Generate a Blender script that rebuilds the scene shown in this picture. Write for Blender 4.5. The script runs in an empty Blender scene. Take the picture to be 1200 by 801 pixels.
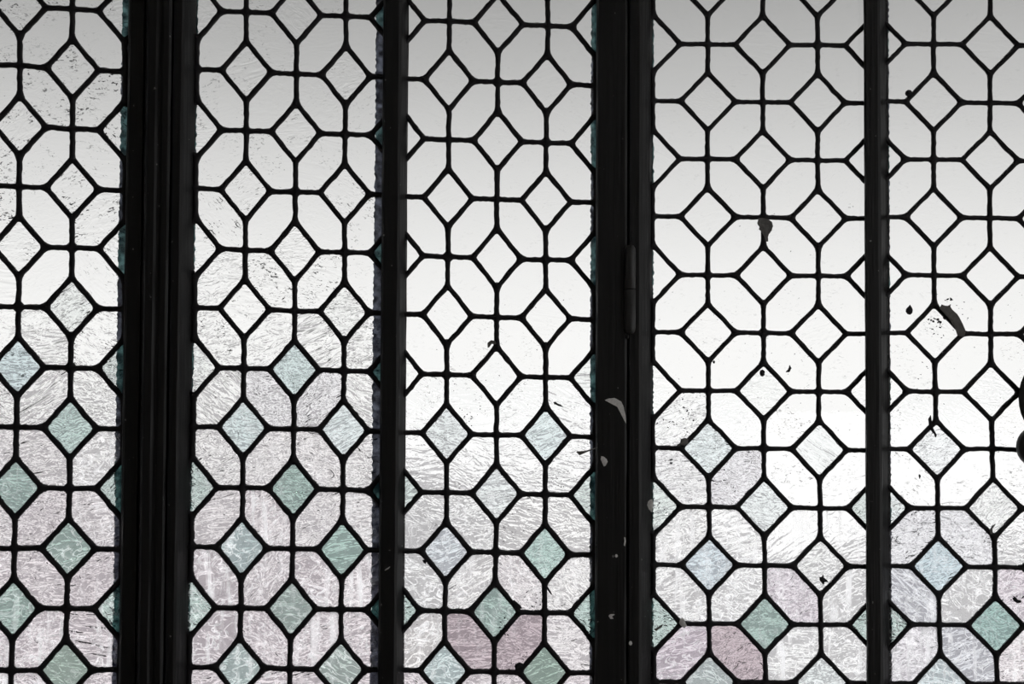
import bpy, math, random
from mathutils import Vector, Euler, noise

rnd = random.Random(7)
scene = bpy.context.scene
COL = scene.collection

# ------------------------------------------------------------------ camera
CAM_D, CAM_Z = 1.667, 1.55
PITCH, YAW, ROLL = math.radians(2.15), math.radians(-3.657), math.radians(0.272)
FPX = 1667.0
cam_data = bpy.data.cameras.new('camera')
cam_data.sensor_fit = 'HORIZONTAL'
cam_data.sensor_width = 36.0
cam_data.lens = 36.0 * FPX / 1200.0
cam_data.clip_start, cam_data.clip_end = 0.02, 2000
cam = bpy.data.objects.new('camera', cam_data)
COL.objects.link(cam)
cam.location = (0.0, -CAM_D, CAM_Z)
import mathutils
RM = (mathutils.Matrix.Rotation(YAW, 3, 'Z') @ mathutils.Matrix.Rotation(math.pi / 2 + PITCH, 3, 'X')
      @ mathutils.Matrix.Rotation(ROLL, 3, 'Z'))
cam.rotation_euler = RM.to_euler()
scene.camera = cam


def at(px, py, y=0.0):
    """the point of the wall-parallel plane at depth y that the photograph shows at (px, py)"""
    d = RM @ Vector(((px - 600.0) / FPX, -(py - 400.5) / FPX, -1.0))
    t = (y + CAM_D) / d.y
    return Vector((d.x * t, y, CAM_Z + d.z * t))


# ------------------------------------------------------------------ view, sky, sun
scene.view_settings.view_transform = 'Standard'
scene.view_settings.look = 'None'
scene.view_settings.exposure = 0.0
scene.view_settings.gamma = 1.0
scene.view_settings.use_curve_mapping = False

world = bpy.data.worlds.new('overcast_sky')
scene.world = world
world.use_nodes = True
wn, wl = world.node_tree.nodes, world.node_tree.links
wn.clear()
w_out = wn.new('ShaderNodeOutputWorld')
w_bg = wn.new('ShaderNodeBackground')
w_tc = wn.new('ShaderNodeTexCoord')
w_sep = wn.new('ShaderNodeSeparateXYZ')
w_ramp = wn.new('ShaderNodeValToRGB')
wl.new(w_tc.outputs['Generated'], w_sep.inputs[0])
wl.new(w_sep.outputs['Z'], w_ramp.inputs[0])
wl.new(w_ramp.outputs[0], w_bg.inputs['Color'])
wl.new(w_bg.outputs[0], w_out.inputs[0])
SKY = [(0.0, 1.04), (0.04, 1.02), (0.09, 0.93), (0.155, 0.75), (0.21, 0.57), (0.27, 0.42), (0.40, 0.36), (1.0, 0.34)]
while len(w_ramp.color_ramp.elements) < len(SKY):
    w_ramp.color_ramp.elements.new(0.5)
for e, (p, v) in zip(w_ramp.color_ramp.elements, SKY):
    e.position = p
    e.color = (v * 1.0, v * 1.0, v * 0.992, 1)
w_bg.inputs['Strength'].default_value = 1.0

sun_d = bpy.data.lights.new('veiled_sun', 'SUN')
sun_d.energy = 3.6
sun_d.angle = math.radians(30)
sun = bpy.data.objects.new('veiled_sun', sun_d)
COL.objects.link(sun)
sun.rotation_euler = Euler((math.radians(-33), 0, math.radians(-8)))
sun.location = (2, 12, 14)


# ------------------------------------------------------------------ helpers
def link(o, parent=None):
    COL.objects.link(o)
    if parent is not None:
        o.parent = parent
    return o


def mesh_obj(name, verts, faces, mat, parent=None, smooth=False):
    me = bpy.data.meshes.new(name)
    me.from_pydata([tuple(v) for v in verts], [], faces)
    me.validate()
    me.update()
    if mat:
        me.materials.append(mat)
    if smooth:
        for p in me.polygons:
            p.use_smooth = True
    o = bpy.data.objects.new(name, me)
    return link(o, parent)


def empty(name, loc):
    o = bpy.data.objects.new(name, None)
    o.empty_display_size = 0.05
    o.location = loc
    return link(o)


def tag(o, label, cat, kind=None, group=None):
    o['label'] = label
    o['category'] = cat
    if kind:
        o['kind'] = kind
    if group:
        o['group'] = group
    return o


def box(name, a, b, mat, parent=None):
    (x0, y0, z0), (x1, y1, z1) = a, b
    v = [(x0, y0, z0), (x1, y0, z0), (x1, y1, z0), (x0, y1, z0), (x0, y0, z1), (x1, y0, z1), (x1, y1, z1), (x0, y1, z1)]
    f = [(0, 3, 2, 1), (4, 5, 6, 7), (0, 1, 5, 4), (1, 2, 6, 5), (2, 3, 7, 6), (3, 0, 4, 7)]
    return mesh_obj(name, v, f, mat, parent)


def extrude_profile(name, prof, z0, z1, mat, parent=None, rows=60, wob=0.0, seed=0.0):
    """closed profile [(x, y)...] (counter-clockwise seen from above) run from z0 to z1, with slightly worn edges"""
    n = len(prof)
    v, f = [], []
    for k in range(rows + 1):
        z = z0 + (z1 - z0) * k / rows
        for i, (x, y) in enumerate(prof):
            dx = wob * noise.noise(Vector((i * 3.7 + seed, z * 21.0, 0.3)))
            dy = wob * 0.6 * noise.noise(Vector((i * 5.1 + seed, z * 17.0, 4.3)))
            v.append((x + dx, y + dy, z))
    for k in range(rows):
        for i in range(n):
            j = (i + 1) % n
            f.append((k * n + i, k * n + j, (k + 1) * n + j, (k + 1) * n + i))
    f.append(tuple(reversed(range(n))))
    f.append(tuple(rows * n + i for i in range(n)))
    return mesh_obj(name, v, f, mat, parent)


# ------------------------------------------------------------------ materials
def new_mat(name):
    m = bpy.data.materials.new(name)
    m.use_nodes = True
    nt = m.node_tree
    nt.nodes.clear()
    return m, nt, nt.nodes.new('ShaderNodeOutputMaterial')


def plain(name, color, rough, var=0.3, scale=40.0, bump=0.0, spec=0.5):
    m, nt, out = new_mat(name)
    b = nt.nodes.new('ShaderNodeBsdfPrincipled')
    tc = nt.nodes.new('ShaderNodeTexCoord')
    nz = nt.nodes.new('ShaderNodeTexNoise')
    nz.inputs['Scale'].default_value = scale
    nz.inputs['Detail'].default_value = 5
    mx = nt.nodes.new('ShaderNodeMix')
    mx.data_type = 'RGBA'
    mx.inputs[6].default_value = (*[c * (1 - var) for c in color], 1)
    mx.inputs[7].default_value = (*[min(1, c * (1 + var)) for c in color], 1)
    nt.links.new(tc.outputs['Object'], nz.inputs['Vector'])
    nt.links.new(nz.outputs[0], mx.inputs[0])
    nt.links.new(mx.outputs[2], b.inputs['Base Color'])
    b.inputs['Roughness'].default_value = rough
    b.inputs['Specular IOR Level'].default_value = spec
    if bump:
        bp = nt.nodes.new('ShaderNodeBump')
        bp.inputs['Strength'].default_value = 1.0
        bp.inputs['Distance'].default_value = bump
        nt.links.new(nz.outputs[0], bp.inputs['Height'])
        nt.links.new(bp.outputs[0], b.inputs['Normal'])
    nt.links.new(b.outputs[0], out.inputs[0])
    return m


def painted_frame_mat(name, base):
    """old black gloss paint on the bars: run marks along the length, pale specks of dirt"""
    m, nt, out = new_mat(name)
    N, L = nt.nodes, nt.links
    b = N.new('ShaderNodeBsdfPrincipled')
    tc = N.new('ShaderNodeTexCoord')
    mp = N.new('ShaderNodeMapping')
    mp.inputs['Scale'].default_value = (260, 260, 9)
    L.new(tc.outputs['Object'], mp.inputs[0])
    nz = N.new('ShaderNodeTexNoise')
    nz.inputs['Scale'].default_value = 1.0
    nz.inputs['Detail'].default_value = 4
    L.new(mp.outputs[0], nz.inputs['Vector'])
    sp = N.new('ShaderNodeTexNoise')
    sp.inputs['Scale'].default_value = 170
    sp.inputs['Detail'].default_value = 2
    L.new(tc.outputs['Object'], sp.inputs['Vector'])
    r = N.new('ShaderNodeValToRGB')
    r.color_ramp.elements[0].position = 0.735
    r.color_ramp.elements[1].position = 0.775
    L.new(sp.outputs[0], r.inputs[0])
    mx = N.new('ShaderNodeMix')
    mx.data_type = 'RGBA'
    mx.inputs[6].default_value = (*[c * 0.6 for c in base], 1)
    mx.inputs[7].default_value = (*[c * 1.6 for c in base], 1)
    L.new(nz.outputs[0], mx.inputs[0])
    m2 = N.new('ShaderNodeMix')
    m2.data_type = 'RGBA'
    m2.inputs[7].default_value = (0.16, 0.16, 0.16, 1)
    L.new(r.outputs[0], m2.inputs[0])
    L.new(mx.outputs[2], m2.inputs[6])
    L.new(m2.outputs[2], b.inputs['Base Color'])
    b.inputs['Roughness'].default_value = 0.42
    b.inputs['Specular IOR Level'].default_value = 0.3
    bp = N.new('ShaderNodeBump')
    bp.inputs['Strength'].default_value = 1.0
    bp.inputs['Distance'].default_value = 0.0006
    L.new(nz.outputs[0], bp.inputs['Height'])
    L.new(bp.outputs[0], b.inputs['Normal'])
    L.new(b.outputs[0], out.inputs[0])
    return m


def glass_mat():
    """hand-rolled cathedral glass: object colour = tint of the pane, object alpha = depth of its relief;
    object properties: fleck (dark refraction marks of the relief, painted on), film (pale dried dirt, rain runs and painted crest glints), turn (angle of the rolling marks)"""
    m, nt, out = new_mat('cathedral_glass')
    N, L = nt.nodes, nt.links

    def math_(op, a, b=None, clamp=False):
        n = N.new('ShaderNodeMath')
        n.operation = op
        n.use_clamp = clamp
        for i, x in enumerate((a, b)):
            if x is None:
                continue
            if isinstance(x, (int, float)):
                n.inputs[i].default_value = x
            else:
                L.new(x, n.inputs[i])
        return n.outputs[0]

    def attr(name):
        n = N.new('ShaderNodeAttribute')
        n.attribute_type = 'OBJECT'
        n.attribute_name = name
        return n.outputs['Fac']

    def vscale(vec, s):
        n = N.new('ShaderNodeMapping')
        n.inputs['Scale'].default_value = s
        L.new(vec, n.inputs[0])
        return n.outputs[0]

    def ntex(vec, detail=2.0, dist=0.0, rough=0.5):
        n = N.new('ShaderNodeTexNoise')
        n.inputs['Scale'].default_value = 1.0
        n.inputs['Detail'].default_value = detail
        n.inputs['Roughness'].default_value = rough
        n.inputs['Distortion'].default_value = dist
        L.new(vec, n.inputs['Vector'])
        return n.outputs[0]

    def ramp(v, a, b):
        n = N.new('ShaderNodeMapRange')
        n.clamp = True
        n.interpolation_type = 'SMOOTHSTEP'
        n.inputs[1].default_value = a
        n.inputs[2].default_value = b
        L.new(v, n.inputs[0])
        return n.outputs[0]

    oi = N.new('ShaderNodeObjectInfo')
    tc = N.new('ShaderNodeTexCoord')
    rot = N.new('ShaderNodeVectorRotate')
    rot.rotation_type = 'Y_AXIS'
    L.new(tc.outputs['Object'], rot.inputs['Vector'])
    L.new(attr('turn'), rot.inputs['Angle'])
    off = N.new('ShaderNodeVectorMath')
    off.operation = 'ADD'
    comb = N.new('ShaderNodeCombineXYZ')
    rr = math_('MULTIPLY', oi.outputs['Random'], 40.0)
    L.new(rr, comb.inputs[0])
    L.new(math_('MULTIPLY', rr, 3.1), comb.inputs[1])
    L.new(math_('MULTIPLY', rr, 1.7), comb.inputs[2])
    L.new(rot.outputs[0], off.inputs[0])
    L.new(comb.outputs[0], off.inputs[1])
    P = off.outputs[0]
    up = N.new('ShaderNodeVectorMath')
    up.operation = 'ADD'
    L.new(tc.outputs['Object'], up.inputs[0])
    L.new(comb.outputs[0], up.inputs[1])
    Q = up.outputs[0]                                   # not turned: rain runs stay plumb
    # relief: hammered pits + rolling ripples + a slow wave
    pits = ntex(vscale(P, (96, 50, 136)), 1.8, 0.5)
    ripp = ntex(vscale(P, (24, 30, 105)), 1.2, 0.9)
    wave = ntex(vscale(P, (24, 10, 30)), 1.0, 0.3)
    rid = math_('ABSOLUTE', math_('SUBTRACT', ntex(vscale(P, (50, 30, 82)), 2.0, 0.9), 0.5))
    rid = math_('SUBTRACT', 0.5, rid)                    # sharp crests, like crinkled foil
    rp = attr('ripple')
    ham = math_('ADD', math_('MULTIPLY', pits, 0.5), math_('MULTIPLY', rid, 1.3))
    h = math_('ADD', math_('MULTIPLY', ham, math_('SUBTRACT', 1.0, math_('MULTIPLY', rp, 0.75))), math_('MULTIPLY', ripp, math_('ADD', 0.5, math_('MULTIPLY', rp, 1.3))))
    h = math_('ADD', h, math_('MULTIPLY', wave, 1.6))
    bp = N.new('ShaderNodeBump')
    bp.inputs['Strength'].default_value = 1.0
    L.new(h, bp.inputs['Height'])
    L.new(math_('MULTIPLY', oi.outputs['Alpha'], 0.0074), bp.inputs['Distance'])
    gl = N.new('ShaderNodeBsdfGlass')
    gl.inputs['IOR'].default_value = 1.5
    gl.inputs['Roughness'].default_value = 0.0
    L.new(oi.outputs['Color'], gl.inputs['Color'])
    L.new(bp.outputs[0], gl.inputs['Normal'])
    # dark marks of light bent by the relief, painted as flecks
    fl = ramp(ntex(vscale(P, (190, 60, 420)), 2.0, 1.2), 0.60, 0.68)
    flm = ramp(ntex(vscale(Q, (45, 10, 45)), 1.0), 0.42, 0.62)
    fleck = math_('MULTIPLY', math_('MULTIPLY', fl, flm), attr('fleck'), True)
    # pale film: dried rain runs
    run = ramp(ntex(vscale(Q, (105, 30, 10)), 3.0, 0.3), 0.54, 0.70)
    blot = ramp(ntex(vscale(Q, (26, 10, 20)), 3.0, 0.5), 0.40, 0.66)
    fine = ramp(ntex(vscale(P, (260, 90, 320)), 2.0, 0.8), 0.42, 0.64)
    film_glint = math_('MULTIPLY', math_('ADD', math_('MULTIPLY', run, 0.95), math_('MULTIPLY', math_('MULTIPLY', blot, fine), 0.32)), attr('film_glint'), True)
    crest = ramp(rid, 0.472, 0.497)                      # bright glints on the crests, painted into the surface
    film_glint = math_('ADD', film_glint, math_('MULTIPLY', math_('MULTIPLY', crest, ramp(attr('film_glint'), 0.0, 0.5)), 0.75), True)
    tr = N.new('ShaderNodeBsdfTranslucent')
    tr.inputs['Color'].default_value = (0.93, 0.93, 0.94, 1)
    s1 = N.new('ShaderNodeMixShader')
    L.new(film_glint, s1.inputs[0])
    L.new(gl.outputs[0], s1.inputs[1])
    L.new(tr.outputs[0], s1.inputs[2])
    dk = N.new('ShaderNodeBsdfDiffuse')
    dk.inputs['Color'].default_value = (0.05, 0.05, 0.055, 1)
    s2 = N.new('ShaderNodeMixShader')
    L.new(fleck, s2.inputs[0])
    L.new(s1.outputs[0], s2.inputs[1])
    L.new(dk.outputs[0], s2.inputs[2])
    L.new(s2.outputs[0], out.inputs[0])
    return m


def putty_mat(name, dark, light):
    m, nt, out = new_mat(name)
    N, L = nt.nodes, nt.links
    tr = N.new('ShaderNodeBsdfTranslucent')
    di = N.new('ShaderNodeBsdfDiffuse')
    tc = N.new('ShaderNodeTexCoord')
    nz = N.new('ShaderNodeTexNoise')
    nz.inputs['Scale'].default_value = 150
    r = N.new('ShaderNodeValToRGB')
    r.color_ramp.elements[0].position = 0.35
    r.color_ramp.elements[0].color = (*dark, 1)
    r.color_ramp.elements[1].position = 0.7
    r.color_ramp.elements[1].color = (*light, 1)
    L.new(tc.outputs['Object'], nz.inputs['Vector'])
    L.new(nz.outputs[0], r.inputs[0])
    L.new(r.outputs[0], tr.inputs['Color'])
    di.inputs['Color'].default_value = (0.05, 0.05, 0.07, 1)
    mx = N.new('ShaderNodeMixShader')
    mx.inputs[0].default_value = 0.25
    L.new(tr.outputs[0], mx.inputs[1])
    L.new(di.outputs[0], mx.inputs[2])
    L.new(mx.outputs[0], out.inputs[0])
    return m


M_GLASS = glass_mat()
M_LEAD = plain('lead_came', (0.012, 0.011, 0.014), 0.6, 0.4, 120, 0.0003, 0.3)
M_FRAME = painted_frame_mat('black_paint', (0.0065, 0.0065, 0.007))
M_IRON = plain('black_iron', (0.020, 0.020, 0.020), 0.45, 0.3, 200, 0.0002)
M_PUTTY = putty_mat('smeared_putty', (0.06, 0.066, 0.085), (0.36, 0.38, 0.43))
M_PUTTY_TEAL = putty_mat('smeared_teal_putty', (0.06, 0.10, 0.11), (0.32, 0.45, 0.45))
M_LEAF = plain('dry_leaf', (0.15, 0.145, 0.14), 0.8, 0.4, 260, 0.0004)
M_GRIME = plain('dark_husk', (0.012, 0.012, 0.016), 0.8, 0.4, 300, 0.0003)
M_CHIP = plain('pale_chip', (0.80, 0.78, 0.76), 0.85, 0.35, 380, 0.0004)
M_WALL = plain('plaster', (0.8, 0.78, 0.75), 0.9, 0.1, 6, 0.001)
M_FLOOR = plain('floorboards', (0.26, 0.20, 0.15), 0.6, 0.3, 8)
M_CEIL = plain('ceiling_paint', (0.8, 0.79, 0.77), 0.9, 0.05, 4)
M_HILL = plain('misty_hillside', (0.43, 0.42, 0.43), 1.0, 0.25, 0.16)
M_COURT = plain('pale_ground', (0.84, 0.835, 0.835), 1.0, 0.12, 0.3)

# ------------------------------------------------------------------ the room shell
ZF = 0.0
X0, X1 = at(-95, 400).x, at(1262, 400).x            # sides of the window opening
ZB, ZT = at(600, 915).z, at(600, -105).z            # sill and head of the opening
RX0, RX1, RY0, ZC = -2.3, 2.4, -4.2, 2.75


def struct(o, label, cat):
    return tag(o, label, cat, 'structure')


def slab(name, boxes, mat):
    v, f = [], []
    for (x0, y0, z0), (x1, y1, z1) in boxes:
        b = len(v)
        v += [(x0, y0, z0), (x1, y0, z0), (x1, y1, z0), (x0, y1, z0), (x0, y0, z1), (x1, y0, z1), (x1, y1, z1), (x0, y1, z1)]
        f += [tuple(b + i for i in q) for q in ((0, 3, 2, 1), (4, 5, 6, 7), (0, 1, 5, 4), (1, 2, 6, 5), (2, 3, 7, 6), (3, 0, 4, 7))]
    return mesh_obj(name, v, f, mat)


def pierced_wall(name, u0, u1, z0, z1, hu0, hu1, hz0, hz1, d0, d1, axis, mat):
    """one connected wall with one rectangular opening"""
    ring = [[(u0, z0), (u1, z0), (u1, z1), (u0, z1)], [(hu0, hz0), (hu1, hz0), (hu1, hz1), (hu0, hz1)]]
    v = []
    for d in (d0, d1):
        for rg in ring:
            for u, z in rg:
                v.append((u, d, z) if axis == 'x' else (d, u, z))
    f = []
    for i in range(4):
        j = (i + 1) % 4
        f += [(i, j, 4 + j, 4 + i), (8 + i, 12 + i, 12 + j, 8 + j), (i, 8 + i, 8 + j, j), (4 + i, 4 + j, 12 + j, 12 + i)]
    return mesh_obj(name, v, f, mat)


struct(pierced_wall('wall_front', RX0, RX1, ZF, ZC, X0, X1, ZB, ZT, -0.06, 0.012, 'x', M_WALL), 'plastered wall around the leaded windows', 'wall')
struct(box('wall_left', (RX0 - 0.2, RY0, ZF), (RX0, 0.22, ZC), M_WALL), 'plain plastered wall left of the windows', 'wall')
struct(pierced_wall('wall_right', RY0, 0.22, ZF, ZC, -3.4, -0.2, 0.5, 2.55, RX1, RX1 + 0.2, 'y', M_WALL), 'plastered wall with an opening, right of the windows', 'wall')
struct(box('wall_back', (RX0 - 0.2, RY0 - 0.2, ZF), (RX1 + 0.2, RY0, ZC), M_WALL), 'plain plastered wall behind the viewer', 'wall')
struct(box('floor', (RX0 - 0.2, RY0 - 0.2, ZF - 0.2), (RX1 + 0.2, 0.22, ZF), M_FLOOR), 'dark brown floor below the windows', 'floor')
struct(box('ceiling', (RX0 - 0.2, RY0 - 0.2, ZC), (RX1 + 0.2, 0.22, ZC + 0.2), M_CEIL), 'pale ceiling above the windows', 'ceiling')

# ------------------------------------------------------------------ outdoors
def ridge_px(px):
    pts = [(-900, 440), (-300, 465), (0, 480), (200, 490), (350, 510), (480, 540), (600, 580), (760, 610), (900, 650), (1050, 660), (1250, 640), (1600, 620), (2200, 600)]
    for (a, ya), (b, yb) in zip(pts, pts[1:]):
        if px <= b:
            t = max(0.0, (px - a) / (b - a))
            t = t * t * (3 - 2 * t)
            return ya + (yb - ya) * t
    return pts[-1][1]


HY0, HY1, GZ = 34.0, 62.0, -8.0
hv, hf = [], []
NX, NYR = 150, 26
for j in range(NYR + 1):
    t = j / NYR
    y = HY0 + (HY1 - HY0) * t
    for i in range(NX + 1):
        px = -900 + 3100 * i / NX
        crest = at(px, ridge_px(px), HY1)
        s = t ** 1.15
        z = GZ + (crest.z - GZ) * s
        z += 0.5 * noise.noise(Vector((crest.x * 0.12, y * 0.12, 1.0))) * min(1, t * 3)
        hv.append((crest.x, y, z))
for j in range(NYR):
    for i in range(NX):
        a = j * (NX + 1) + i
        hf.append((a, a + 1, a + NX + 2, a + NX + 1))
n0 = len(hv)
for i in range(NX + 1):                               # the far side falls away again
    x, y, z = hv[NYR * (NX + 1) + i]
    hv.append((x, y + 30, GZ - 1))
for i in range(NX):
    a = NYR * (NX + 1) + i
    hf.append((a, a + 1, n0 + i + 1, n0 + i))
hill = mesh_obj('hillside', hv, hf, M_HILL, smooth=True)
struct(hill, 'pale misty hillside blurred behind the lower panes', 'hill')
ground = mesh_obj('ground', [(-900, -900, GZ), (900, -900, GZ), (900, 900, GZ), (-900, 900, GZ)], [(0, 1, 2, 3)], M_COURT)
struct(ground, 'pale open ground far below the windows', 'ground')

# ------------------------------------------------------------------ leaded panels
# nodes of the lead net as they stand in the photograph (column, row, px, py); all lie in the window plane
NODES = {
    1: {0: {1: (23.75, 77), 2: (23.3, 147.5), 3: (22.5, 218.75), 4: (22.7, 288.8), 5: (22, 359.3), 6: (21, 429.5), 7: (19.3, 500), 9: (17.2, 641.9), 10: (15.6, 712), 11: (13.8, 784.9)},
        1: dict(enumerate([(85, 10.75), (85, 81.3), (85, 151.3), (85, 221), (84.5, 290), (83.8, 360), (83, 430.8), (82.5, 501.3), (81.3, 571.8), (80.3, 642.1), (78.3, 712.4), (77, 784.9)]))},
    2: {0: dict(enumerate([(288.75, 14.25), (288.75, 83.25), (288.75, 153.3), (288, 223.75), (287.5, 293), (286.8, 361.3), (285.5, 431.3), (285, 500.5), (284.5, 571.3), (283, 641.4), (282.2, 712), (280.4, 781.8)])),
        1: dict(enumerate([(347.5, 16.7), (347.5, 86.75), (346.8, 155), (346.3, 224.5), (345.5, 294.5), (345.5, 364.3), (345, 433), (344.3, 502.5), (343.5, 572), (343.1, 642.6), (341.4, 712.4), (339.6, 783)])),
        2: dict(enumerate([(405.5, 19.25), (405.5, 88.7), (404.3, 157.5), (403.8, 226.7), (403.8, 295.5), (403.8, 365), (403, 434.3), (402.5, 503.3), (401.8, 573.3), (400.8, 643.4), (399.8, 713.6), (399.1, 783.9)]))},
    3: {0: dict(enumerate([(526.8, 25), (525.8, 93.8), (525.8, 163.8), (525, 232), (525, 300.8), (523.6, 368.8), (523.3, 438.8), (523.3, 507.5), (523.3, 576.8), (522.7, 645.6), (521.2, 715.4), (520.7, 785.6)])),
        1: dict(enumerate([(583.5, 27.5), (583.3, 96.3), (583.4, 165), (582, 233.3), (582.5, 302.5), (582, 371.8), (582, 440), (581.8, 509.3), (582, 578), (581, 646.9), (579.6, 716.6), (579, 786.5)])),
        2: dict(enumerate([(642, 30.5), (640.8, 98), (640, 167), (640, 235.8), (639.3, 304.3), (639.5, 372.5), (639.3, 441.8), (639.3, 510), (638.8, 578.8), (638.4, 648.4), (638.1, 717.4), (637.6, 787.6)]))},
    4: {0: dict(enumerate([(829.3, 52), (829.3, 118.8), (828.8, 186.3), (829.3, 253.8), (829.3, 322.5), (829.5, 389.3), (830, 457.5), (830, 525), (830.8, 593.8), (830.8, 661.4), (830.8, 730.4)])),
        1: {1: (893.8, 120), 2: (893.8, 187), 3: (894.5, 254.5), 4: (894.5, 322.5), 5: (894.5, 390), 7: (895, 525), 9: (896, 662.2), 10: (896, 730.4)},
        2: dict(enumerate([(958, 53), (958, 120), (958, 188), (958.8, 256.3), (958.8, 323.3), (958.8, 390.5), (959.3, 458.8), (960, 526.8), (960.8, 595), (961, 662.7), (961.4, 731.7), (962.7, 799)]))},
    5: {0: dict(enumerate([(1093.8, 52), (1093.8, 119.5), (1093.8, 187), (1093.8, 254.5), (1094.3, 322.5), (1095, 390), (1095.8, 458.8), (1097.5, 526.8), (1098.8, 595), (1099.4, 662.7), (1100.2, 731.2)])),
        1: dict(enumerate([(1160, 53), (1160, 120.8), (1160, 187.5), (1159.6, 255.5), (1160, 323.8), (1160.8, 391.3), (1161.3, 458.8), (1162.5, 525.5), (1164, 595), (1165.6, 664), (1166.4, 733)]))},
}
# smooth net fitted to those nodes: x and y as 1, c, r, c*r, r*r
FIT = {
    1: ([23.62, 61.321, 0.064, 0.166, -0.087], [7.732, 3.526, 69.915, -0.349, 0.062]),
    2: ([289.234, 57.996, -0.286, 0.1, -0.043], [14.727, 2.386, 69.124, -0.151, 0.057]),
    3: ([526.451, 57.271, -0.407, 0.094, -0.006], [25.608, 2.301, 68.541, -0.129, 0.046]),
    4: ([829.296, 64.309, -0.054, 0.096, 0.023], [51.647, 0.75, 67.312, -0.015, 0.051]),
    5: ([1093.895, 65.932, -0.246, -0.014, 0.096], [52.188, 0.9, 67.281, -0.031, 0.066]),
}
CROSS_PARITY = {1: 1, 2: 0, 3: 0, 4: 0, 5: 0}         # (c + r) % 2 of the crossings; the others are diamond centres
COLS = {1: (-3, 2), 2: (-1, 3), 3: (-1, 3), 4: (-1, 3), 5: (-1, 3)}
EDGES = {1: (-62, 144.6), 2: (225.8, 445.8), 3: (476.2, 697.6), 4: (764.6, 1013.4), 5: (1042.2, 1218)}
RIGHT_HALF = 600


def node(p, c, r):
    q = NODES[p].get(c, {}).get(r)
    if q is None:
        kx, ky = FIT[p]
        t = (1, c, r, c * r, r * r)
        q = (sum(a * b for a, b in zip(kx, t)) + rnd.uniform(-.4, .4), sum(a * b for a, b in zip(ky, t)) + rnd.uniform(-.4, .4))
    w = at(*q)
    return Vector((w.x, w.z))


def clip(poly, ax, lim, keep_less):
    out = []
    for a, b in zip(poly, poly[1:] + poly[:1]):
        ia = (a[ax] <= lim) == keep_less
        ib = (b[ax] <= lim) == keep_less
        if ia:
            out.append(a)
        if ia != ib:
            t = (lim - a[ax]) / (b[ax] - a[ax])
            out.append(a + (b - a) * t)
    return out


def smooth01(x, a, b):
    t = min(1, max(0, (x - a) / (b - a)))
    return t * t * (3 - 2 * t)


def mix3(a, b, t):
    return [x + (y - x) * t for x, y in zip(a, b)]


CLEAR = (0.985, 0.985, 0.98)
GREEN = (0.57, 0.695, 0.66)
PINK = (0.83, 0.77, 0.80)


WHITE = (0.97, 0.975, 0.975)
FROST = (0.86, 0.90, 0.905)
PALE = (0.74, 0.83, 0.835)
BLUE = (0.66, 0.77, 0.82)
DEEP = (0.46, 0.59, 0.55)
OLIVE = (0.45, 0.58, 0.51)
ROSE = (0.62, 0.535, 0.57)
SLATE = (0.74, 0.755, 0.80)
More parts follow.
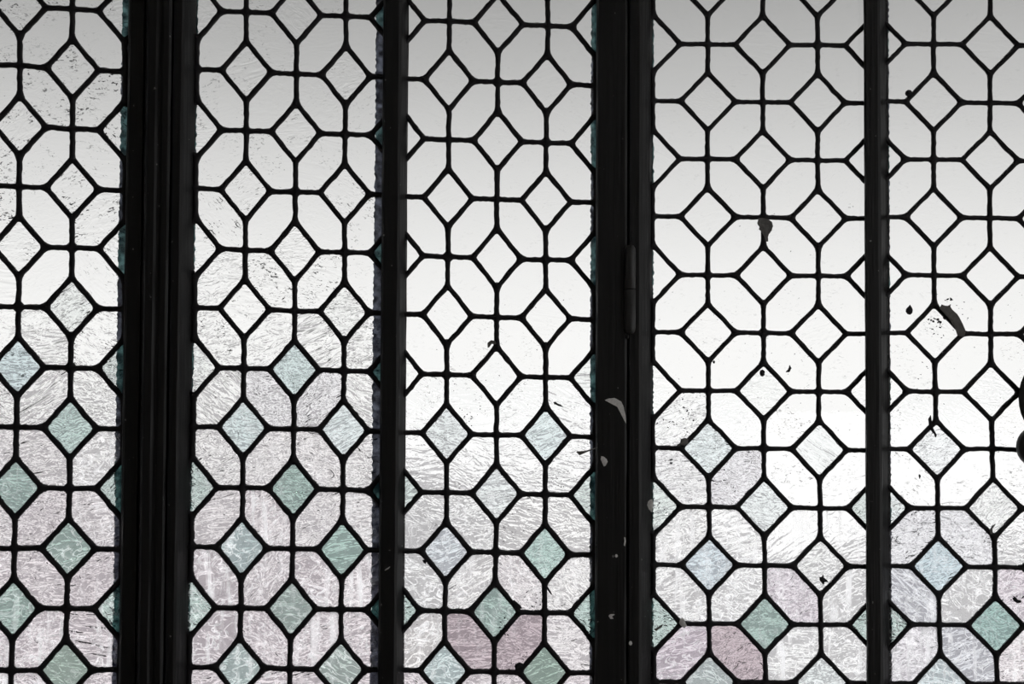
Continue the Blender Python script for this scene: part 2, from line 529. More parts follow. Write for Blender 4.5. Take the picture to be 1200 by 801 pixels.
# panes that differ from their neighbours: photo position, colour, depth of relief, dried dirt plus painted crest glints
SINGLE = [
    (545, 750, ROSE, 0.5, 0.15), (610, 750, ROSE, 0.5, 0.1), (862, 762, ROSE, 0.75, 0.1), (799, 762, (0.76, 0.69, 0.75), 0.4, 0.6), (928, 696, (0.80, 0.75, 0.80), 0.6, 0.4),
    (1067, 697, SLATE, 0.4, 0.4), (1131, 765, SLATE, 0.35, 0.5), (1190, 697, (0.83, 0.77, 0.82), 0.4, 0.6), (1067, 765, (0.86, 0.84, 0.88), 0.6, 0.7),
    (578, 716, DEEP, 0.45, 0.2), (637, 648, (0.56, 0.72, 0.68), 0.6, 0.2), (637, 786, OLIVE, 0.3, 0.1), (896, 730, DEEP, 0.4, 0.15), (1166, 733, (0.42, 0.58, 0.55), 0.45, 0.2), (1099, 662, BLUE, 0.6, 0.25),
    (831, 661, (0.72, 0.80, 0.85), 0.55, 0.3), (342, 572, DEEP, 0.6, 0.15), (401, 643, (0.50, 0.66, 0.61), 0.55, 0.1), (341, 712, (0.55, 0.66, 0.62), 0.3, 0.25), (80, 642, (0.52, 0.66, 0.61), 0.35, 0.4),
    (15, 712, (0.48, 0.62, 0.57), 0.5, 0.3), (77, 785, (0.50, 0.62, 0.55), 0.25, 0.2), (20, 571, (0.50, 0.64, 0.60), 0.5, 0.2), (82, 501, (0.60, 0.73, 0.70), 0.5, 0.1), (399, 784, (0.60, 0.70, 0.66), 0.35, 0.5),
    (283, 641, (0.62, 0.74, 0.74), 0.35, 0.45), (285, 500, PALE, 0.6, 0.2), (402, 503, (0.80, 0.87, 0.88), 0.5, 0.2), (345, 433, (0.72, 0.82, 0.82), 0.6, 0.0), (21, 430, (0.72, 0.82, 0.84), 0.6, 0.0), (280, 782, (0.62, 0.74, 0.72), 0.3, 0.5),
    (582, 578, FROST, 0.55, 0.25), (523, 507, FROST, 0.5, 0.0), (639, 510, (0.80, 0.88, 0.89), 0.6, 0.0), (523, 646, (0.80, 0.85, 0.89), 0.5, 0.3), (520, 786, (0.70, 0.82, 0.82), 0.4, 0.35), (582, 440, WHITE, 0.08, 0.0),
    (830, 525, (0.84, 0.90, 0.91), 0.6, 0.1), (895, 594, FROST, 0.5, 0.1), (960, 527, (0.92, 0.94, 0.94), 0.28, 0.0), (961, 662, (0.92, 0.93, 0.925), 0.35, 0.3), (1097, 527, (0.93, 0.95, 0.96), 0.4, 0.0), (1164, 595, (0.90, 0.915, 0.91), 0.4, 0.3),
    (1161, 459, WHITE, 0.15, 0.0), (830, 798, (0.66, 0.74, 0.73), 0.3, 0.3), (962, 798, (0.84, 0.89, 0.89), 0.4, 0.6), (1100, 798, (0.72, 0.81, 0.83), 0.35, 0.4),
    (797, 491, WHITE, 0.5, 0.0), (797, 559, (0.93, 0.93, 0.94), 0.75, 0.0), (862, 559, (0.90, 0.89, 0.92), 0.75, 0.0), (862, 491, WHITE, 0.08, 0.0), (797, 628, (0.95, 0.95, 0.95), 0.5, 0.4),
    (862, 628, WHITE, 0.3, 0.5), (928, 559, WHITE, 0.06, 0.0), (928, 628, WHITE, 0.05, 0.2), (987, 559, WHITE, 0.1, 0.0), (987, 628, WHITE, 0.08, 0.5), (987, 697, WHITE, 0.15, 0.7), (928, 765, WHITE, 0.35, 0.9), (988, 766, WHITE, 0.3, 0.9), (862, 697, WHITE, 0.35, 0.7), (797, 697, (0.93, 0.93, 0.93), 0.45, 0.6),
    (1067, 491, WHITE, 0.04, 0.0), (1130, 491, WHITE, 0.04, 0.0), (1067, 559, WHITE, 0.05, 0.0), (1131, 559, WHITE, 0.05, 0.0), (1191, 559, WHITE, 0.08, 0.0), (1067, 628, (0.88, 0.88, 0.91), 0.85, 0.15), (1132, 628, (0.90, 0.90, 0.93), 0.75, 0.3), (1132, 697, WHITE, 0.12, 0.7), (1192, 628, WHITE, 0.1, 0.3),
    (497, 470, WHITE, 0.12, 0.0), (553, 474, WHITE, 0.08, 0.0), (611, 476, WHITE, 0.12, 0.0), (668, 477, WHITE, 0.3, 0.0), (497, 541, WHITE, 0.12, 0.1), (553, 543, WHITE, 0.15, 0.0), (611, 545, WHITE, 0.2, 0.1), (668, 547, WHITE, 0.3, 0.1), (497, 611, WHITE, 0.2, 0.2), (553, 612, WHITE, 0.35, 0.3), (497, 680, WHITE, 0.3, 0.5), (497, 750, (0.95, 0.93, 0.92), 0.35, 0.8),
    (113, 536, None, 0.35, 1.3), (316, 468, (0.93, 0.92, 0.94), 0.7, 0.0), (374, 468, (0.92, 0.91, 0.93), 0.8, 0.0), (252, 677, None, 0.3, 1.1), (252, 747, None, 0.3, 1.0),
]


def pane_look(p, px, py, diamond):
    """the colour and the surface of the single pane of glass whose centre the photograph shows at (px, py)"""
    j = rnd.uniform(-1, 1)
    if diamond:
        lo, hi = {1: (270, 620), 2: (330, 640), 3: (400, 700), 4: (440, 740), 5: (470, 740)}[p]
        g = smooth01(py + 35 * j, lo, hi)
        tint = mix3(CLEAR, GREEN, g)  # green fades upward: overexposure by the bright sky put into the tint
        if rnd.random() < 0.3 and 450 < py < 690:
            tint = mix3(tint, (0.66, 0.75, 0.80), 0.6 * g)
    else:
        lo, hi = {1: (430, 690), 2: (440, 720), 3: (600, 840), 4: (650, 830), 5: (600, 860)}[p]
        g = smooth01(py + 55 * j, lo, hi)
        tint = mix3(CLEAR, PINK, g)  # pink fades upward too, the same washout held in the glass colour
    if p in (1, 2):
        relief = 0.008 + 0.02 * rnd.random() + 0.75 * smooth01(py + 60 * j, 250, 540)
    else:
        relief = 0.005 + 0.75 * smooth01(py + 60 * j, {3: 450, 4: 480, 5: 490}[p], 720)
    if diamond:
        relief = relief * 1.2 + (0.03 if p < 3 else 0.01) + 0.25 * smooth01(py, 330, 520)
    if p == 1:
        fleck = (0.95 if diamond else rnd.choice((0.1, 0.3, 0.8, 0.95))) * (1 - 0.85 * smooth01(py, 360, 540))
    elif p == 2:
        fleck = (0.6 if diamond else rnd.choice((0.05, 0.2, 0.6, 0.9))) * (1 - 0.85 * smooth01(py, 360, 540)) * (0.35 + 0.65 * smooth01(py, 60, 260))
    else:
        fleck = 0.03 + 0.5 * smooth01(py, 330, 480) * (1 - smooth01(py, 600, 720)) * rnd.random()
    film_glint = {1: 0.75, 2: 0.75, 3: 0.7, 4: 0.75, 5: 0.8}[p] * smooth01(py + 60 * j, 440 if p < 3 else 560, 700) * rnd.choice((0.25, 0.45, 0.7, 1.1))
    for ox_, oy_, t_, r_, f_ in SINGLE:
        if abs(ox_ - px) < 16 and abs(oy_ - py) < 16:
            tint = t_ or tint
            relief = relief if r_ is None else r_
            film_glint = film_glint if f_ is None else f_
    return tint, max(0.004, relief), fleck, film_glint


HWP = {1: 0.0031, 2: 0.0030, 3: 0.0030, 4: 0.0028, 5: 0.0028}
GLASS_T = 0.0015                                       # half thickness of a pane
HW = 0.0031                                            # half width of a lead came


def build_panel(p):
    HW = HWP[p]
    root = WIN[p]
    ox, oz = root.location.x, root.location.z
    xl = at(EDGES[p][0], 400).x - 0.004
    xr = at(EDGES[p][1], 400).x + 0.004
    c0, c1 = COLS[p]
    r0, r1 = -1, 12
    zb, zt = ZB + 0.02, ZT - 0.02
    P = {(c, r): node(p, c, r) for c in range(c0 - 1, c1 + 2) for r in range(r0 - 1, r1 + 2)}
    par = CROSS_PARITY[p]

    def is_cross(c, r):
        return (c + r) % 2 == par

    def mid(c, r, d, e):
        return (P[c, r] + P[c + d, r + e]) / 2

    # ---- panes
    panes = []
    for c in range(c0 - 1, c1 + 1):
        for r in range(r0 - 1, r1 + 1):
            a, b, d, e = P[c, r], P[c + 1, r], P[c + 1, r + 1], P[c, r + 1]
            top, right, bot, left = (a + b) / 2, (b + d) / 2, (d + e) / 2, (e + a) / 2
            if is_cross(c, r):
                panes.append(('hexagon_pane', [a, top, right, d, bot, left]))
            else:
                panes.append(('hexagon_pane', [b, right, bot, e, left, top]))
    for c in range(c0, c1 + 1):
        for r in range(r0, r1 + 1):
            if not is_cross(c, r):
                panes.append(('diamond_pane', [mid(c, r, 0, -1), mid(c, r, 1, 0), mid(c, r, 0, 1), mid(c, r, -1, 0)]))
    zlo = at(600, 835).z
    zhi = at(600, -35).z
    for name, poly in panes:
        for ax, lim, less in ((0, xl, False), (0, xr, True), (1, zb, False), (1, zt, True)):
            if len(poly) >= 3:
                poly = clip(poly, ax, lim, less)
        if len(poly) < 3:
            continue
        area = 0.5 * abs(sum(a.x * b.y - b.x * a.y for a, b in zip(poly, poly[1:] + poly[:1])))
        if area < 4e-5:
            continue
        cen = sum(poly, Vector((0, 0))) / len(poly)
        if cen.y > zhi + 0.06 or cen.y < zlo - 0.06:
            continue
        sh = [q + (cen - q).normalized() * 0.0014 for q in poly]
        n = len(sh)
        v = [(q.x - cen.x, -GLASS_T, q.y - cen.y) for q in sh] + [(q.x - cen.x, GLASS_T, q.y - cen.y) for q in sh]
        sa = sum(a.x * b.y - b.x * a.y for a, b in zip(sh, sh[1:] + sh[:1]))
        front = tuple(range(n)) if sa > 0 else tuple(reversed(range(n)))
        f = [front, tuple(reversed([n + i for i in front]))]
        for k in range(n):
            i, j2 = front[k], front[(k + 1) % n]
            f.append((j2, i, n + i, n + j2))
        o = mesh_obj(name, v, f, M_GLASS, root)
        o.location = (cen.x - ox, 0, cen.y - oz)
        d = Vector((cen.x, 0, cen.y)) - Vector(cam.location)
        v3 = RM.transposed() @ d
        px, py = 600 + FPX * v3.x / -v3.z, 400.5 - FPX * v3.y / -v3.z
        tint, relief, fleck, film_glint = pane_look(p, px, py, name == 'diamond_pane')
        o.color = (*[math.sqrt(t) for t in tint], relief)
        o['fleck'], o['film_glint'] = float(fleck), float(film_glint)
        o['turn'] = rnd.gauss(0.0, 0.3)
        o['ripple'] = float(max(0.0, rnd.uniform(-0.6, 1.0)))
        if name == 'diamond_pane' and tint[0] < 0.68:
            o['label'] = 'pale sea-green diamond pane'
        elif name == 'hexagon_pane' and tint[1] < 0.85:
            o['label'] = 'pinkish hexagonal pane'

    # ---- lead net: one welded mesh of cames and soldered joints
    G, adj = {}, {}

    def gnode(key, pos):
        if key not in G:
            G[key] = pos
            adj[key] = []
        return key

    def edge(a, b):
        if b not in adj[a]:
            adj[a].append(b)
            adj[b].append(a)

    for c in range(c0, c1 + 1):
        for r in range(r0, r1 + 1):
            ks = []
            for d, e in ((1, 0), (0, 1), (-1, 0), (0, -1)):
                ks.append(gnode((2 * c + d, 2 * r + e), mid(c, r, d, e)))
            if is_cross(c, r):
                k0 = gnode((2 * c, 2 * r), P[c, r])
                for k in ks:
                    edge(k0, k)
            else:
                for a, b in zip(ks, ks[1:] + ks[:1]):
                    edge(a, b)
    XL, XR = xl, xr
    inside = {k: XL < G[k].x < XR for k in G}
    # cut the net at the rebate
    for k in list(G):
        if inside[k]:
            for m_ in list(adj[k]):
                if not inside[m_] and m_ in adj[k] and not (isinstance(m_, tuple) and m_[0] == 'cut'):
                    lim = XL if G[m_].x <= XL else XR
                    t = (lim - G[k].x) / (G[m_].x - G[k].x)
                    nk = ('cut', k, m_)
                    G[nk] = G[k] + (G[m_] - G[k]) * t
                    adj[nk] = [k]
                    inside[nk] = True
                    adj[k][adj[k].index(m_)] = nk
    keys = [k for k in G if inside[k] and any(inside[m_] for m_ in adj[k])]
    V, F = [], []

    def put(x, y, z):
        V.append((x - ox, y, z - oz))
        return len(V) - 1

    YE, YT = 0.0016, 0.0034
    ends = {}
    for k in keys:
        nb = [m_ for m_ in adj[k] if inside[m_]]
        c = G[k]
        nb.sort(key=lambda m_: math.atan2(G[m_].y - c.y, G[m_].x - c.x))
        ds = [(G[m_] - c).normalized() for m_ in nb]
        w = HW * rnd.uniform(1.12, 1.45)
        n = len(nb)
        if n == 1:
            d = ds[0]
            nrm = Vector((-d.y, d.x))
            cor = {('L', 0): c + nrm * HW, ('R', 0): c - nrm * HW}
            pts = []
            for tagk in ('R', 'L'):
                q = cor[(tagk, 0)]
                i_ = c + (q - c) * 0.5
                pts.append([put(q.x, -YE, q.y), put(i_.x, -YT, i_.y), put(i_.x, YT, i_.y), put(q.x, YE, q.y)])
            ends[k, nb[0]] = (pts[0], pts[1])
            R_, L_ = pts
            F.append((R_[0], L_[0], L_[1], R_[1]))
            F.append((R_[1], L_[1], L_[2], R_[2]))
            F.append((R_[2], L_[2], L_[3], R_[3]))
            F.append((R_[3], L_[3], L_[0], R_[0]))
            continue
        corner = []
        for i in range(n):
            d1, d2 = ds[i], ds[(i + 1) % n]
            n1, n2 = Vector((-d1.y, d1.x)), Vector((d2.y, -d2.x))
            bis = n1 + n2
            if bis.length < 1e-4:
                q = c + n1 * w
            else:
                bis.normalize()
                cs = max(0.35, bis.dot(n1))
                q = c + bis * (w / cs)
            if n == 2 and i == 1 and False:
                q = q
            i_ = c + (q - c) * 0.5
            corner.append([put(q.x, -YE, q.y), put(i_.x, -YT, i_.y), put(i_.x, YT, i_.y), put(q.x, YE, q.y)])
        for i in range(n):
            ends[k, nb[i]] = (corner[(i - 1) % n], corner[i])      # right, left seen along the came
        cf = put(c.x, -YT - 0.0006 * rnd.uniform(0.3, 1.5), c.y)
        cb = put(c.x, YT + 0.0004, c.y)
        for i in range(n):
            j2 = (i + 1) % n
            F.append((corner[i][1], corner[j2][1], cf))
            F.append((corner[j2][2], corner[i][2], cb))
    done = set()
    for k in keys:
        for m_ in adj[k]:
            if not inside[m_] or (m_, k) in done or (k, m_) in done or m_ not in adj or (m_, k) not in ends or (k, m_) not in ends:
                continue
            done.add((k, m_))
            a, b = G[k], G[m_]
            d = b - a
            ln = d.length
            d.normalize()
            nrm = Vector((-d.y, d.x))
            R_, L_ = ends[k, m_]
            prev = (R_, L_)
            ns = 6 if ln > 0.02 else 3
            ph = rnd.uniform(0, 50)
            if ln > 0.009:
                lo = 0.0062
                for s in range(ns):
                    tt = lo + (ln - 2 * lo) * s / (ns - 1)
                    row = []
                    bow = 0.0005 * noise.noise(Vector((ph, tt * 60, 0)))
                    for sg, sd in ((-1, 3.0), (1, 9.0)):
                        wv = HW * (1.0 + 0.26 * noise.noise(Vector((ph + sd, tt * 170, 2.0))) + 0.05 * rnd.uniform(-1, 1))
                        q = a + d * tt + nrm * (sg * wv + bow)
                        i_ = a + d * tt + nrm * (sg * wv * 0.5 + bow)
                        row.append([put(q.x, -YE, q.y), put(i_.x, -YT, i_.y), put(i_.x, YT, i_.y), put(q.x, YE, q.y)])
                    pr, pl = prev
                    nr, nl = row
                    F += [(pr[0], nr[0], nr[1], pr[1]), (pr[1], nr[1], nl[1], pl[1]), (pl[1], nl[1], nl[0], pl[0]),
                          (pl[0], nl[0], nl[3], pl[3]), (pl[3], nl[3], nl[2], pl[2]), (pl[2], nl[2], nr[2], pr[2]),
                          (pr[2], nr[2], nr[3], pr[3]), (pr[3], nr[3], nr[0], pr[0])]
                    prev = (nr, nl)
            nl, nr = ends[m_, k]                                    # seen from the other end the sides swap
            pr, pl = prev
            F += [(pr[0], nr[0], nr[1], pr[1]), (pr[1], nr[1], nl[1], pl[1]), (pl[1], nl[1], nl[0], pl[0]),
                  (pl[0], nl[0], nl[3], pl[3]), (pl[3], nl[3], nl[2], pl[2]), (pl[2], nl[2], nr[2], pr[2]),
                  (pr[2], nr[2], nr[3], pr[3]), (pr[3], nr[3], nr[0], pr[0])]
    mesh_obj('lead_lattice', V, F, M_LEAD, root, smooth=True)


WIN_LABEL = {
    1: 'leaded window panel left of the wide moulded post, with pale green diamonds and dark flecks',
    2: 'leaded window panel between the wide moulded post and the narrow bar on its right',
    3: 'leaded window panel just left of the hinged post, framed by a narrow bar on its left',
    4: 'leaded window panel just right of the hinged post, with a dry leaf hanging high up',
    5: 'rightmost leaded window panel, with a torn curled strip on a diamond and a black latch',
}
WIN = {}
for p in range(1, 6):
    WIN[p] = empty('window_%d' % p, ((at(EDGES[p][0], 400).x + at(EDGES[p][1], 400).x) / 2, 0, ZB))
    tag(WIN[p], WIN_LABEL[p], 'window', 'structure')
    build_panel(p)

# smeared putty on the outer face of the glass along the frame edges (ragged, seen through the panes)
def putty_strip(p, side, wid, seed):
    root = WIN[p]
    px_e = EDGES[p][1] if side > 0 else EDGES[p][0]
    xe = at(px_e, 400, 0.002).x + side * 0.004
    kx, ky = FIT[p]
    ce = (px_e - kx[0]) / kx[1]
    col = round(ce)
    hh = 0.5 * (1 - 2 * abs(ce - col)) - 0.03
    rows_z = [(r, node(p, col, r).y) for r in range(-2, 14)]
    rowh = (rows_z[0][1] - rows_z[-1][1]) / 15.0
    n = 420
    z0, z1 = ZB + 0.03, ZT - 0.03
    segs, cur = [], None
    for k in range(n + 1):
        z = z0 + (z1 - z0) * k / n
        r, zr = min(rows_z, key=lambda q: abs(q[1] - z))
        teal = (col + r) % 2 != CROSS_PARITY[p] and abs(z - zr) / rowh < hh
        if cur is None or cur[0] != teal:
            if cur:
                cur[1].append(z)
            cur = (teal, [z])
            segs.append(cur)
        else:
            cur[1].append(z)
    for teal, zs in segs:
        if len(zs) < 2:
            continue
        v, f = [], []
        for z in zs:
            slow = noise.noise(Vector((seed, z * 2.2, 0)))
            w = 0.004 + wid * (1.0 + 0.3 * slow) + 0.0011 * noise.noise(Vector((seed, z * 160, 3))) + 0.0008 * rnd.uniform(-1, 1)
            w = max(0.0042, w)
            xi = xe - side * w
            for x, y in ((xi, GLASS_T + 0.0003), (xe, GLASS_T + 0.0003), (xe, GLASS_T + 0.0018), (xi, GLASS_T + 0.0009)):
                v.append((x - root.location.x, y, z - root.location.z))
        m_ = len(zs) - 1
        for k in range(m_):
            a, b = 4 * k, 4 * k + 4
            for i in range(4):
                j = (i + 1) % 4
                f.append((a + i, a + j, b + j, b + i))
        f += [(3, 2, 1, 0), tuple(4 * m_ + i for i in range(4))]
        mesh_obj('putty_line', v, f, M_PUTTY_TEAL if teal else M_PUTTY, root)['label'] = 'ragged teal line of putty' if teal else 'ragged blue-grey line of putty'


putty_strip(1, 1, 0.0068, 1.0)
putty_strip(2, 1, 0.0082, 5.0)
putty_strip(3, 1, 0.0060, 9.0)
putty_strip(2, -1, 0.0012, 13.0)
putty_strip(4, -1, 0.0010, 17.0)
putty_strip(5, -1, 0.0006, 21.0)

# ------------------------------------------------------------------ frame bars
Z0, Z1 = ZB, ZT


def X(px, y):
    return at(px, 400, y).x


def bar(name, pts, parent, seed, back=0.0045):
    """pts: front outline from left to right as (px, depth); closed behind the glass"""
    prof = [(X(px, y), y) for px, y in pts]
    bl, br = X(pts[0][0], 0) + 0.0, X(pts[-1][0], 0)
    prof = prof + [(br - 0.003, back), (bl + 0.003, back)]
    return extrude_profile(name, prof, Z0 - 0.0, Z1 + 0.0, M_FRAME, parent, 90, 0.0006, seed)


def rel(o, root):
    for v in o.data.vertices:
        v.co -= root.location
    return o


def trim(k, px, label):
    t = empty('trim_%d' % k, (X(px, 0), 0, ZB))
    return tag(t, label, 'window post' if k in (1, 3) else 'glazing bar', 'structure')


t1 = trim(1, 185, 'wide black moulded post between the two leftmost leaded panels')
rel(bar('stile', [(144.6, 0.0), (145.6, -0.012), (147.5, -0.014), (163.2, -0.014), (164.4, -0.012), (164.6, -0.002)], t1, 1), t1)
rel(bar('post', [(165.3, -0.002), (165.6, -0.020), (167.2, -0.026), (169, -0.028), (178, -0.028), (181, -0.0255), (184, -0.0255), (187, -0.028), (193, -0.028), (196, -0.025), (196.6, -0.006)], t1, 2), t1)
rel(bar('stile', [(197.2, -0.006), (197.8, -0.018), (199, -0.020), (208, -0.020), (211, -0.0185), (222, -0.005), (225.8, 0.0)], t1, 3), t1)
t2 = trim(2, 460, 'narrow black glazing bar between the second and third leaded panels from the left')
rel(bar('bar', [(445.8, 0.0), (446.6, -0.012), (448.5, -0.014), (464.5, -0.014), (467.5, -0.012), (474, -0.003), (476.2, 0.0)], t2, 4), t2)
t3 = trim(3, 731, 'black post with a long hinge and a seam down its middle')
rel(bar('post', [(697.6, 0.0), (698.4, -0.014), (700.5, -0.017), (732.5, -0.017), (734.6, -0.0155), (735.0, -0.004)], t3, 5), t3)
rel(bar('stile', [(736.2, -0.004), (736.5, -0.0155), (738, -0.017), (749, -0.017), (752.2, -0.0155), (762, -0.004), (764.6, 0.0)], t3, 6), t3)
t4 = trim(4, 1027, 'narrow black glazing bar between the two rightmost leaded panels')
rel(bar('bar', [(1013.4, 0.0), (1014.2, -0.012), (1016, -0.014), (1030, -0.014), (1033, -0.0125), (1039.5, -0.003), (1042.2, 0.0)], t4, 7), t4)
t5 = trim(5, 1240, 'black outer stile at the right edge, carrying the latch')
rel(bar('stile', [(1218, 0.0), (1219, -0.012), (1221, -0.014), (1256, -0.014), (1260, -0.012), (1261, 0.0)], t5, 8), t5)
t6 = trim(6, -80, 'black outer stile beyond the left edge')
rel(bar('stile', [(-94, 0.0), (-93, -0.012), (-91, -0.014), (-66, -0.014), (-63, -0.012), (-62, 0.0)], t6, 9), t6)
struct(box('trim_7', (X0, -0.05, ZB - 0.03), (X1, 0.06, ZB), M_FRAME), 'black sill under the leaded panels', 'sill')
struct(box('trim_8', (X0, -0.03, ZT), (X1, 0.06, ZT + 0.03), M_FRAME), 'black head rail above the leaded panels', 'rail')


for t_, pa, pb in ((t1, 160, 201), (t3, 729, 743)):  # unseen strips added behind the seams to block leaking light
    rel(box('leak_backing', (X(pa, 0.005), -0.0018, Z0), (X(pb, 0.005), 0.008, Z1), M_FRAME, t_), t_)


# hinge on the seam of the post
def lathe(name, prof, mat, parent, axis_pos, n=20):
    v, f = [], []
    for (r, z) in prof:
        for i in range(n):
            a = 2 * math.pi * i / n
            v.append((axis_pos.x + r * math.cos(a), axis_pos.y + r * math.sin(a), axis_pos.z + z))
    for k in range(len(prof) - 1):
        for i in range(n):
            j = (i + 1) % n
            f.append((k * n + i, k * n + j, (k + 1) * n + j, (k + 1) * n + i))
    f.append(tuple(reversed(range(n))))
    f.append(tuple((len(prof) - 1) * n + i for i in range(n)))
    return mesh_obj(name, v, f, mat, parent, smooth=True)


HYD = -0.0185
ha, hb, hc = at(738, 391, HYD), at(738, 338.5, HYD), at(738, 287, HYD)
hr = 0.0069
h1 = hb.z - ha.z
lo_k = lathe('hinge_knuckle', [(0.001, 0), (0.0045, 0.0006), (hr * 0.93, 0.004), (hr, 0.007), (hr, h1 - 0.001), (hr * 0.9, h1 - 0.0002)], M_IRON, t3, ha - t3.location)
lo_k['label'] = 'lower half of the long black hinge'
h2 = hc.z - hb.z
up_k = lathe('hinge_knuckle', [(hr * 0.9, 0.0002), (hr, 0.001), (hr, h2 - 0.007), (hr * 0.93, h2 - 0.004), (0.0045, h2 - 0.0006), (0.001, h2)], M_IRON, t3, hb - t3.location)
up_k['label'] = 'upper half of the long black hinge'
pin = at(735.6, 397, -0.0175)
lathe('hinge_pin', [(0.0006, 0), (0.0013, 0.001), (0.0013, 0.004), (0.0005, 0.0055)], M_IRON, t3, pin - t3.location, 10)

# latch at the right edge
lt = empty('window_latch', at(1224, 500, -0.014))
tag(lt, 'rounded black window latch cut by the right edge of the view', 'latch')


def blob_plate(name, outline, y0, y1, mat, parent, dome=0.0):
    """a plate with a rounded rim; outline in photo pixels, front face at depth y0"""
    o = parent.location
    n = len(outline)
    cx = sum(q[0] for q in outline) / n
    cy = sum(q[1] for q in outline) / n
    v, f = [], []
    for s, y in ((1.0, y1), (1.0, y0 + (y1 - y0) * 0.35), (0.93, y0 + (y1 - y0) * 0.08), (0.8, y0 - dome * 0.4), (0.45, y0 - dome * 0.85)):
        for px, py in outline:
            w = at(cx + (px - cx) * s, cy + (py - cy) * s, y)
            v.append(w - o)
    v.append(at(cx, cy, y0 - dome) - o)
    for k in range(4):
        for i in range(n):
            j = (i + 1) % n
            f.append((k * n + i, (k + 1) * n + i, (k + 1) * n + j, k * n + j))
    for i in range(n):
        f.append((4 * n + i, 5 * n, 4 * n + (i + 1) % n))
    f.append(tuple(range(n)))
    return mesh_obj(name, v, f, mat, parent, smooth=True)


def ellipse(cx, cy, a, b, n=28):
    return [(cx + a * math.cos(2 * math.pi * i / n), cy + b * math.sin(2 * math.pi * i / n)) for i in range(n)]


blob_plate('latch_plate', ellipse(1222, 466, 28.5, 42), -0.018, -0.0141, M_IRON, lt, 0.004)
blob_plate('latch_knob', ellipse(1214, 523, 23.5, 24), -0.030, -0.016, M_IRON, lt, 0.008)


# ------------------------------------------------------------------ debris caught on the leads, panes and posts
def scrap(name, outline, y, mat, label, cat, thick=0.0012, curl=0.0, group=None, rag=0.25):
    """a thin scrap of dead leaf, paint or husk: its outline in photo pixels, standing at depth y, curled towards the room"""
    pts = []
    n = len(outline)
    for i in range(n):
        a, b = outline[i], outline[(i + 1) % n]
        for s in range(3):
            t = s / 3
            x, z = a[0] + (b[0] - a[0]) * t, a[1] + (b[1] - a[1]) * t
            if s:
                x += rnd.uniform(-rag, rag)
                z += rnd.uniform(-rag, rag)
            pts.append((x, z))
    cx = sum(q[0] for q in pts) / len(pts)
    cz = sum(q[1] for q in pts) / len(pts)
    base = at(cx, cz, y)
    root = bpy.data.objects.new(name, None)
    ext = max(max(abs(q[0] - cx), abs(q[1] - cz)) for q in pts)
    m = len(pts)
    v, f = [], []
    for back in (0, 1):
        for s in (1.0, 0.5):
            for px, py in pts:
                d = ((px - cx) ** 2 + (py - cz) ** 2) / (ext * ext) * s * s
                w = at(cx + (px - cx) * s, cz + (py - cz) * s, y)
                v.append((w.x - base.x, (w.y - base.y) - curl * d - (1 - back) * thick * (0.4 + 0.6 * (1 - s)), w.z - base.z))
    fr_c, bk_c = len(v), len(v) + 1
    v.append((0, -thick, 0))
    v.append((0, 0, 0))
    for i in range(m):
        j = (i + 1) % m
        f.append((i, j, m + j, m + i))
        f.append((m + i, m + j, fr_c))
        f.append((2 * m + j, 2 * m + i, 3 * m + i, 3 * m + j))
        f.append((3 * m + j, 3 * m + i, bk_c))
        f.append((j, i, 2 * m + i, 2 * m + j))
    bpy.data.objects.remove(root)
    o = mesh_obj(name, v, f, mat)
    o.location = base
    tag(o, label, cat, None, group)
    return o


YL = -0.0036           # just in front of the lead
YG = -0.0017           # on the glass


def stroke(pts, w):
    """outline of a bent stroke given as (px, py) with half widths w"""
    L_, R_ = [], []
    for i, (x, y) in enumerate(pts):
        a, b = pts[max(0, i - 1)], pts[min(len(pts) - 1, i + 1)]
        dx, dy = b[0] - a[0], b[1] - a[1]
        ln = math.hypot(dx, dy) or 1
        L_.append((x - dy / ln * w[i], y + dx / ln * w[i]))
        R_.append((x + dy / ln * w[i], y - dx / ln * w[i]))
    return L_ + R_[::-1]


scrap('dry_leaf', [(888, 256), (893, 255.5), (899, 256.5), (904, 260), (905.6, 265), (904, 270.5), (901, 274), (899.5, 278), (899.6, 283), (896.5, 283.5), (895.3, 278), (892, 271), (889, 268.5), (889.6, 265.5), (887, 262)], YL - 0.0006, M_LEAF,
      'dark dry leaf hanging from a lead crossing high in the panel right of the hinge', 'leaf', 0.0008, 0.003)
scrap('leaf_strip', stroke([(1100.5, 359), (1110, 364), (1117, 371), (1122.5, 380), (1126, 389), (1124.5, 394)], [2.5, 5.2, 5.4, 5.0, 4.8, 3.6]), YL - 0.0006, M_LEAF,
      'curled dark strip of dead leaf along a diamond in the rightmost panel', 'leaf', 0.0010, 0.003, rag=0.5)
scrap('seed_husk', [(1066.3, 356.8), (1068.2, 359.5), (1069.6, 363), (1069, 366.5), (1066.5, 368.6), (1063.5, 368), (1061.4, 365.2), (1061.6, 362), (1064, 359.4)], YG, M_GRIME,
      'drop-shaped dark seed husk stuck on a hexagonal pane of the rightmost panel', 'seed', 0.0012, 0.0, rag=0.1)
scrap('snail_shell', ellipse(1064.6, 109.4, 4.1, 4.0, 10), YG, M_GRIME, 'tiny round dark snail shell beside a diamond high in the rightmost panel', 'shell', 0.0045, 0.0, rag=0.1)
scrap('leaf_curl', stroke([(572.2, 407), (572.6, 402.5), (576, 400), (579.5, 400.5), (581, 403)], [0.9, 1.6, 1.8, 1.6, 0.9]), YL - 0.0004, M_LEAF,
      'small curl of dead leaf on a diamond tip in the panel left of the hinge', 'leaf', 0.0008, 0.001)
scrap('seed_husk', [(648.5, 471), (651, 470.2), (653.5, 472.5), (657, 474), (660.5, 476.8), (656, 475.8), (652, 474.2), (649.5, 473.6)], YG, M_GRIME,
      'dark smear-shaped husk on a pane near the long hinge, left of the post', 'husk', 0.0010)
